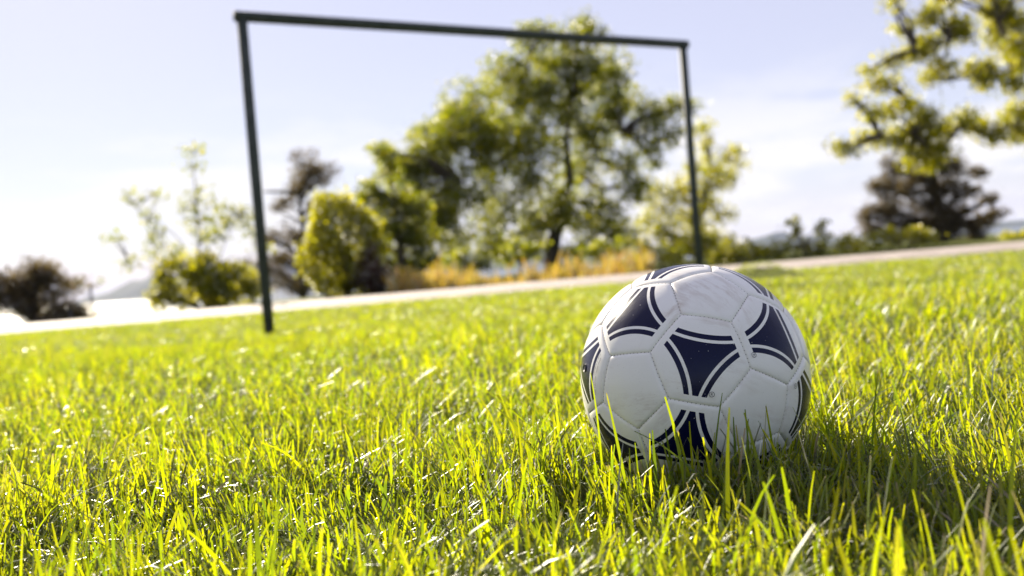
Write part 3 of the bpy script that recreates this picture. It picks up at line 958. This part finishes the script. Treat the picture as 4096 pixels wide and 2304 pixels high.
def dome(name, label, cat, cpx, depth, rx, ry, n_, size, mat, seedv):
    """clipped bush: dense leaf shell over a dark twiggy core"""
    c = at(*cpx, depth)
    rs = np.random.default_rng(seedv)
    RX, RZ = rx / F * depth, ry / F * depth
    b = Vector((c.x, c.y, gz(c.x, c.y)))
    root = empty(name, b); tag(root, label, cat)
    tb = Tubes(6)
    for _ in range(14):
        d = Vector((rs.normal() * 0.6, rs.normal() * 0.6, 1)).normalized()
        q = c + Vector((d.x * RX, d.y * RX, d.z * RZ)) * 0.8
        tb.add([b, b.lerp(q, 0.5) + Vector((rs.normal() * 0.1, 0, 0)), q], [0.05, 0.03, 0.008], cap=False)
    tb.build('trunk', BARK, root)
    d = rs.normal(0, 1, (n_, 3)); d /= np.linalg.norm(d, axis=1)[:, None]
    lump = 1 + 0.05 * np.sin(d[:, 0] * 9 + 1) * np.sin(d[:, 2] * 8) + 0.04 * np.sin(d[:, 1] * 14 + d[:, 2] * 11)
    lump = lump + 0.10 * np.sin(d[:, 0] * 4.2 + d[:, 2] * 3.1 + 0.7) + 0.08 * np.sin(d[:, 1] * 5.5 - d[:, 2] * 6 + 2)
    stray = (rs.random(n_) < 0.10) * rs.random(n_) * 0.22
    rr = (0.66 + 0.34 * rs.random(n_) ** 0.5) * lump + stray
    pts = np.array(c) + d * np.array([RX, RX, RZ]) * rr[:, None]
    pts = pts[pts[:, 2] > b.z + 0.02]
    make_obj('crown', leaf_mesh('crown', pts, size, np.clip(rs.normal(0.55, 0.25, len(pts)), 0, 1), 0.3, 0.6), root, mat)


dome('round_bush', 'dense clipped round bush, bright yellow green on its sunny left side', 'bush', (344, 247), 19, 41, 52, 10500, 0.08, LEAF_BRIGHT, 5)
grow('reddish_shrub', 'low dark reddish brown shrub against the right side of the clipped round bush', 'shrub', (378, 292), 18.4,
     [(378, 284), (376, 270)], [(376, 262, 13), (368, 278, 13), (386, 276, 13), (380, 288, 11), (392, 286, 9)], 22, 0.07, 8, LEAF_PURPLE, trunk_r=0.04, clump=0.2)
grow('pine_tree', 'dark thin pine just right of the left goal post', 'tree', (304, 306), 24,
     [(303, 290), (298, 255), (303, 225), (299, 195), (303, 160)],
     [(305, 164, 13), (318, 180, 15), (297, 186, 11), (333, 172, 8), (284, 206, 10), (312, 208, 13), (290, 236, 13), (326, 226, 8), (280, 258, 13), (310, 254, 11), (284, 282, 15), (306, 284, 11), (270, 240, 8), (264, 270, 12), (322, 205, 8)],
     26, 0.13, 8, NEEDLE, trunk_r=0.10, clump=0.26, aspect=0.16, up=0.1)
tb = Tubes(8)
pine = bpy.data.objects['pine_tree']
tb.add([at(300, 193, 24), at(285, 192, 23.9), at(264, 191.5, 23.8)], [0.06, 0.045, 0.02]); tb.build('bare_branch', BARK, pine)
sap_l = [(193, 150, 6), (194, 166, 5), (200, 196, 9), (197, 221, 9), (131, 200, 6), (150, 216, 6), (158, 236, 8), (155, 252, 8), (130, 262, 7), (222, 206, 5), (222, 218, 7),
         (236, 220, 7), (243, 213, 5), (215, 236, 7), (172, 252, 6), (155, 195, 4), (116, 238, 4), (188, 206, 5), (205, 238, 8), (252, 228, 6), (262, 246, 6)]
grow('sparse_sapling', 'thin sparse sapling with few leaves left of the goal', 'tree', (205, 312), 19.5,
     [(204, 296), (199, 255), (197, 215), (194, 175), (193, 152)], sap_l, 8, 0.08, 7, LEAF_MAPLE, trunk_r=0.026, clump=0.18, spread=1.2, jitter=0.5, sprays=3,
     stems=[[(204, 306), (190, 280), (165, 245), (140, 212), (131, 200)], [(203, 304), (196, 270), (180, 240), (160, 222), (150, 215)], [(206, 306), (216, 270), (226, 240), (238, 220), (243, 212)], [(206, 306), (225, 280), (250, 255), (262, 246)], [(200, 300), (170, 280), (130, 262)]])
grow('leafy_shrub', 'yellow green leafy shrub below the sparse sapling at the path edge', 'shrub', (208, 313), 18.8,
     [(208, 300), (206, 285)], [(170, 284, 14), (195, 270, 17), (215, 284, 19), (236, 276, 14), (252, 290, 13), (182, 300, 11), (225, 300, 12), (160, 298, 9), (205, 262, 10)],
     22, 0.10, 12, LEAF_BRIGHT, trunk_r=0.05, clump=0.25)
grow('dark_bush', 'dark brownish bush at the far left edge beyond the path', 'bush', (35, 330), 20,
     [(35, 318), (34, 295)], [(15, 284, 20), (36, 272, 13), (52, 286, 17), (30, 304, 20), (66, 300, 14), (82, 312, 9), (4, 302, 18), (50, 312, 14), (-20, 290, 24), (70, 314, 10)],
     34, 0.11, 10, NEEDLE, trunk_r=0.08, clump=0.3, aspect=0.3, sprays=4)
hed = [('dark olive shrub left of the foot of the large tree', [(452, 262, 10), (470, 266, 10), (486, 262, 9), (462, 256, 8)]),
       ('loose olive shrub just left of the large tree trunk', [(506, 256, 10), (524, 254, 9), (538, 252, 8), (515, 246, 8)]),
       ('small olive shrub right of the foot of the large tree', [(590, 254, 8), (604, 250, 9), (618, 248, 8)]),
       ('olive shrub against the foot of the right goal post', [(690, 246, 11), (706, 240, 12), (672, 252, 9), (716, 252, 9)]),
       ('low olive shrub right of the goal above the ball', [(734, 248, 10), (750, 251, 8), (742, 255, 8), (724, 256, 8)]),
       ('low green shrub with two thin upright shoots right of the goal', [(776, 250, 8), (792, 244, 7), (796, 231, 5), (793, 222, 3), (822, 236, 4), (821, 226, 3), (808, 250, 8), (822, 248, 8)]),
       ('low olive shrub in front of the slender tree by the right goal post', [(648, 252, 9), (662, 256, 8), (676, 254, 8)]),
       ('low yellow green shrub just above the top of the ball', [(756, 253, 7), (766, 250, 7), (712, 257, 6)]),
       ('low green shrub between the upright shoots and the dark pine', [(842, 247, 8), (856, 245, 8), (850, 240, 5)]),
       ('green shrub at the foot of the dark pine on the right', [(872, 240, 8), (890, 237, 10), (912, 236, 10), (930, 238, 7)]),
       ('small dark green shrub at the right picture edge', [(1008, 238, 6), (1020, 236, 7), (1034, 234, 8)])]
for k, (lab, lo) in enumerate(hed):
    cx = sum(q[0] for q in lo) / len(lo)
    grow('low_shrub', lab, 'shrub', (cx, 262), 19 + 0.3 * k, [(cx, 256 - (cx - 740) * 0.04), (cx, 250 - (cx - 740) * 0.06)], lo, 16, 0.075, 9, LEAF_BRIGHT if cx > 640 else LEAF_MAPLE, trunk_r=0.03, clump=0.17,
         group='low shrubs along the path')
grow('dark_pine', 'broad dark brown pine beneath the bright tree on the right', 'tree', (934, 252), 26,
     [(935, 238), (937, 210), (934, 180), (932, 150)],
     [(895, 170, 13), (925, 163, 16), (955, 166, 12), (978, 175, 6), (885, 190, 12), (915, 190, 16), (945, 190, 14), (970, 193, 8), (988, 200, 6), (878, 210, 9), (900, 214, 15),
      (930, 214, 16), (960, 216, 11), (985, 216, 9), (1000, 213, 5), (863, 217, 4), (890, 231, 12), (920, 231, 14), (950, 231, 13), (975, 230, 10), (870, 228, 8)],
     32, 0.13, 13, NEEDLE, trunk_r=0.20, clump=0.27, aspect=0.18, up=0.1)
mp = [(934, 15, 10), (904, 31, 7), (928, 45, 12), (893, 59, 7), (912, 54, 8), (955, 31, 10), (998, 10, 11), (1010, 17, 10), (964, 29, 10), (998, 34, 11), (1015, 45, 11), (981, 67, 10), (986, 77, 9), (1012, 84, 10),
      (946, 67, 9), (927, 79, 6), (869, 72, 4), (874, 84, 6), (890, 84, 5), (855, 97, 4), (874, 114, 7), (886, 110, 7), (904, 103, 7), (912, 107, 7), (924, 117, 10), (912, 134, 11), (931, 128, 11), (947, 131, 9),
      (966, 121, 9), (981, 128, 9), (998, 133, 9), (1016, 135, 9), (1012, 117, 9), (1022, 108, 10), (864, 138, 6), (840, 147, 5), (851, 150, 5), (878, 140, 6), (897, 138, 8), (921, 148, 10), (929, 159, 8), (914, 157, 7), (943, 150, 8),
      (895, 2, 6), (945, -8, 12), (985, -15, 16), (1030, 60, 14), (1035, 20, 16), (1040, -20, 22), (1045, 95, 16), (1050, 130, 16),
      (1090, 30, 32), (1090, 100, 28), (1130, -40, 40), (1150, 60, 40), (1160, 120, 34), (1200, 20, 44), (1070, -60, 34), (1210, 110, 34)]
grow('overhanging_tree', 'bright green tree reaching into the picture from the right edge', 'tree', (1128, 250), 22,
     [(1128, 200), (1124, 140), (1120, 70), (1112, 0), (1100, -60)], mp, 16, 0.09, 13, LEAF_BRIGHT, trunk_r=0.15, clump=0.20, spread=1.25, jitter=1.3, sprays=3,
     limbs=[tuple(at(*q)) for q in [(1060, 120, 22), (1015, 128, 22), (960, 128, 21.8), (915, 132, 21.6), (880, 138, 21.5), (1060, 70, 22), (1010, 75, 22.2), (950, 80, 22.4), (905, 98, 22.3), (1050, 20, 22), (1000, 22, 21.7), (950, 40, 21.6), (915, 50, 21.5)]])

# ochre grasses along the far side of the path
N = 9000
sx = RNG.uniform(390, 655, N); dep = RNG.uniform(16.0, 18.2, N)
den = 0.6 * vnoise(sx, dep * 20, 0.05, 21) + 0.4 * vnoise(sx, dep * 20, 0.14, 22)
kp = RNG.random(N) < np.clip(den * 2.4 - 0.75, 0.04, 1)
sx, dep, den = sx[kp], dep[kp], den[kp]
bx = (sx - 512) / F * dep; by = dep
v_, q_, t_ = blades(bx, by, (0.07 + 0.30 * den ** 1.8) * RNG.lognormal(0, 0.35, len(bx)), 0.016 * RNG.lognormal(0, 0.3, len(bx)), RNG.uniform(0, 6.28, len(bx)), np.abs(RNG.normal(0.1, 0.15, len(bx))),
                   np.abs(RNG.normal(0.2, 0.4, len(bx))), RNG.random(len(bx)), 2, tip=0.6, twist=RNG.uniform(0, 3.14, len(bx)))
tag(make_obj('meadow_grass', np_mesh('meadow_grass', v_, q_, None, {'tint': t_}), mat=LEAF_OCHRE), 'ochre and orange tall dry grasses along the far side of the path', 'dry grass', kind='stuff')

# lamp post down by the shore
lamp_t = at(89.5, 281.5, 55)
lz = gz(lamp_t.x, lamp_t.y)
lamp = empty('lamp_post', (lamp_t.x, lamp_t.y, lz))
tag(lamp, 'far double-headed lamp post with two pale globes in front of the sea', 'lamp post')
METAL = plain('grey_metal', (0.18, 0.18, 0.19), 0.4, 0.6)
m, n, l = new_mat('opal_globe')
d_ = n.new('ShaderNodeBsdfDiffuse'); d_.inputs['Color'].default_value = (0.85, 0.85, 0.85, 1)
t_ = n.new('ShaderNodeBsdfTranslucent'); t_.inputs['Color'].default_value = (0.9, 0.9, 0.88, 1)
x_ = n.new('ShaderNodeMixShader'); x_.inputs[0].default_value = 0.65; l.new(d_.outputs[0], x_.inputs[1]); l.new(t_.outputs[0], x_.inputs[2])
o_ = n.new('ShaderNodeOutputMaterial'); l.new(x_.outputs[0], o_.inputs['Surface'])
OPAL = m
g1, g2 = at(79, 282, 55), at(101, 280, 55)
tb = Tubes(10); tb.add([(lamp_t.x, lamp_t.y, lz - 0.2), (lamp_t.x, lamp_t.y, lamp_t.z - 0.1)], [0.11, 0.08]); tb.build('pole', METAL, lamp)
tb = Tubes(8); tb.add([g1 - Vector((0, 0, 0.25)), Vector((lamp_t.x, lamp_t.y, lamp_t.z - 0.3)), g2 - Vector((0, 0, 0.25))], [0.04, 0.05, 0.04]); tb.build('arm', METAL, lamp)
for g_ in (g1, g2):
    bm = bmesh.new(); bmesh.ops.create_uvsphere(bm, u_segments=16, v_segments=10, radius=0.26)
    for f_ in bm.faces: f_.smooth = True
    bmesh.ops.translate(bm, verts=bm.verts, vec=g_)
    me = bpy.data.meshes.new('globe'); bm.to_mesh(me); bm.free(); make_obj('globe', me, lamp, OPAL)

# sea air between the park and the far shore
m, n, l = new_mat('haze_air')
pvn = n.new('ShaderNodeVolumePrincipled')
pvn.inputs['Color'].default_value = (0.60, 0.68, 1.0, 1); pvn.inputs['Density'].default_value = 0.00005; pvn.inputs['Anisotropy'].default_value = 0.0
o_ = n.new('ShaderNodeOutputMaterial'); l.new(pvn.outputs[0], o_.inputs['Volume'])
HZ0, HZ1, HR = -70.0, 230.0, 11300.0
hb = [(sx_ * HR, sy_ * HR, z_) for z_ in (HZ0, HZ1) for sx_, sy_ in ((-1, -1), (1, -1), (1, 1), (-1, 1))]
tag(make_obj('haze', np_mesh('haze', hb, [(3, 2, 1, 0), (4, 5, 6, 7), (0, 1, 5, 4), (1, 2, 6, 5), (2, 3, 7, 6), (3, 0, 4, 7)], smooth=False), mat=m), kind='stuff')
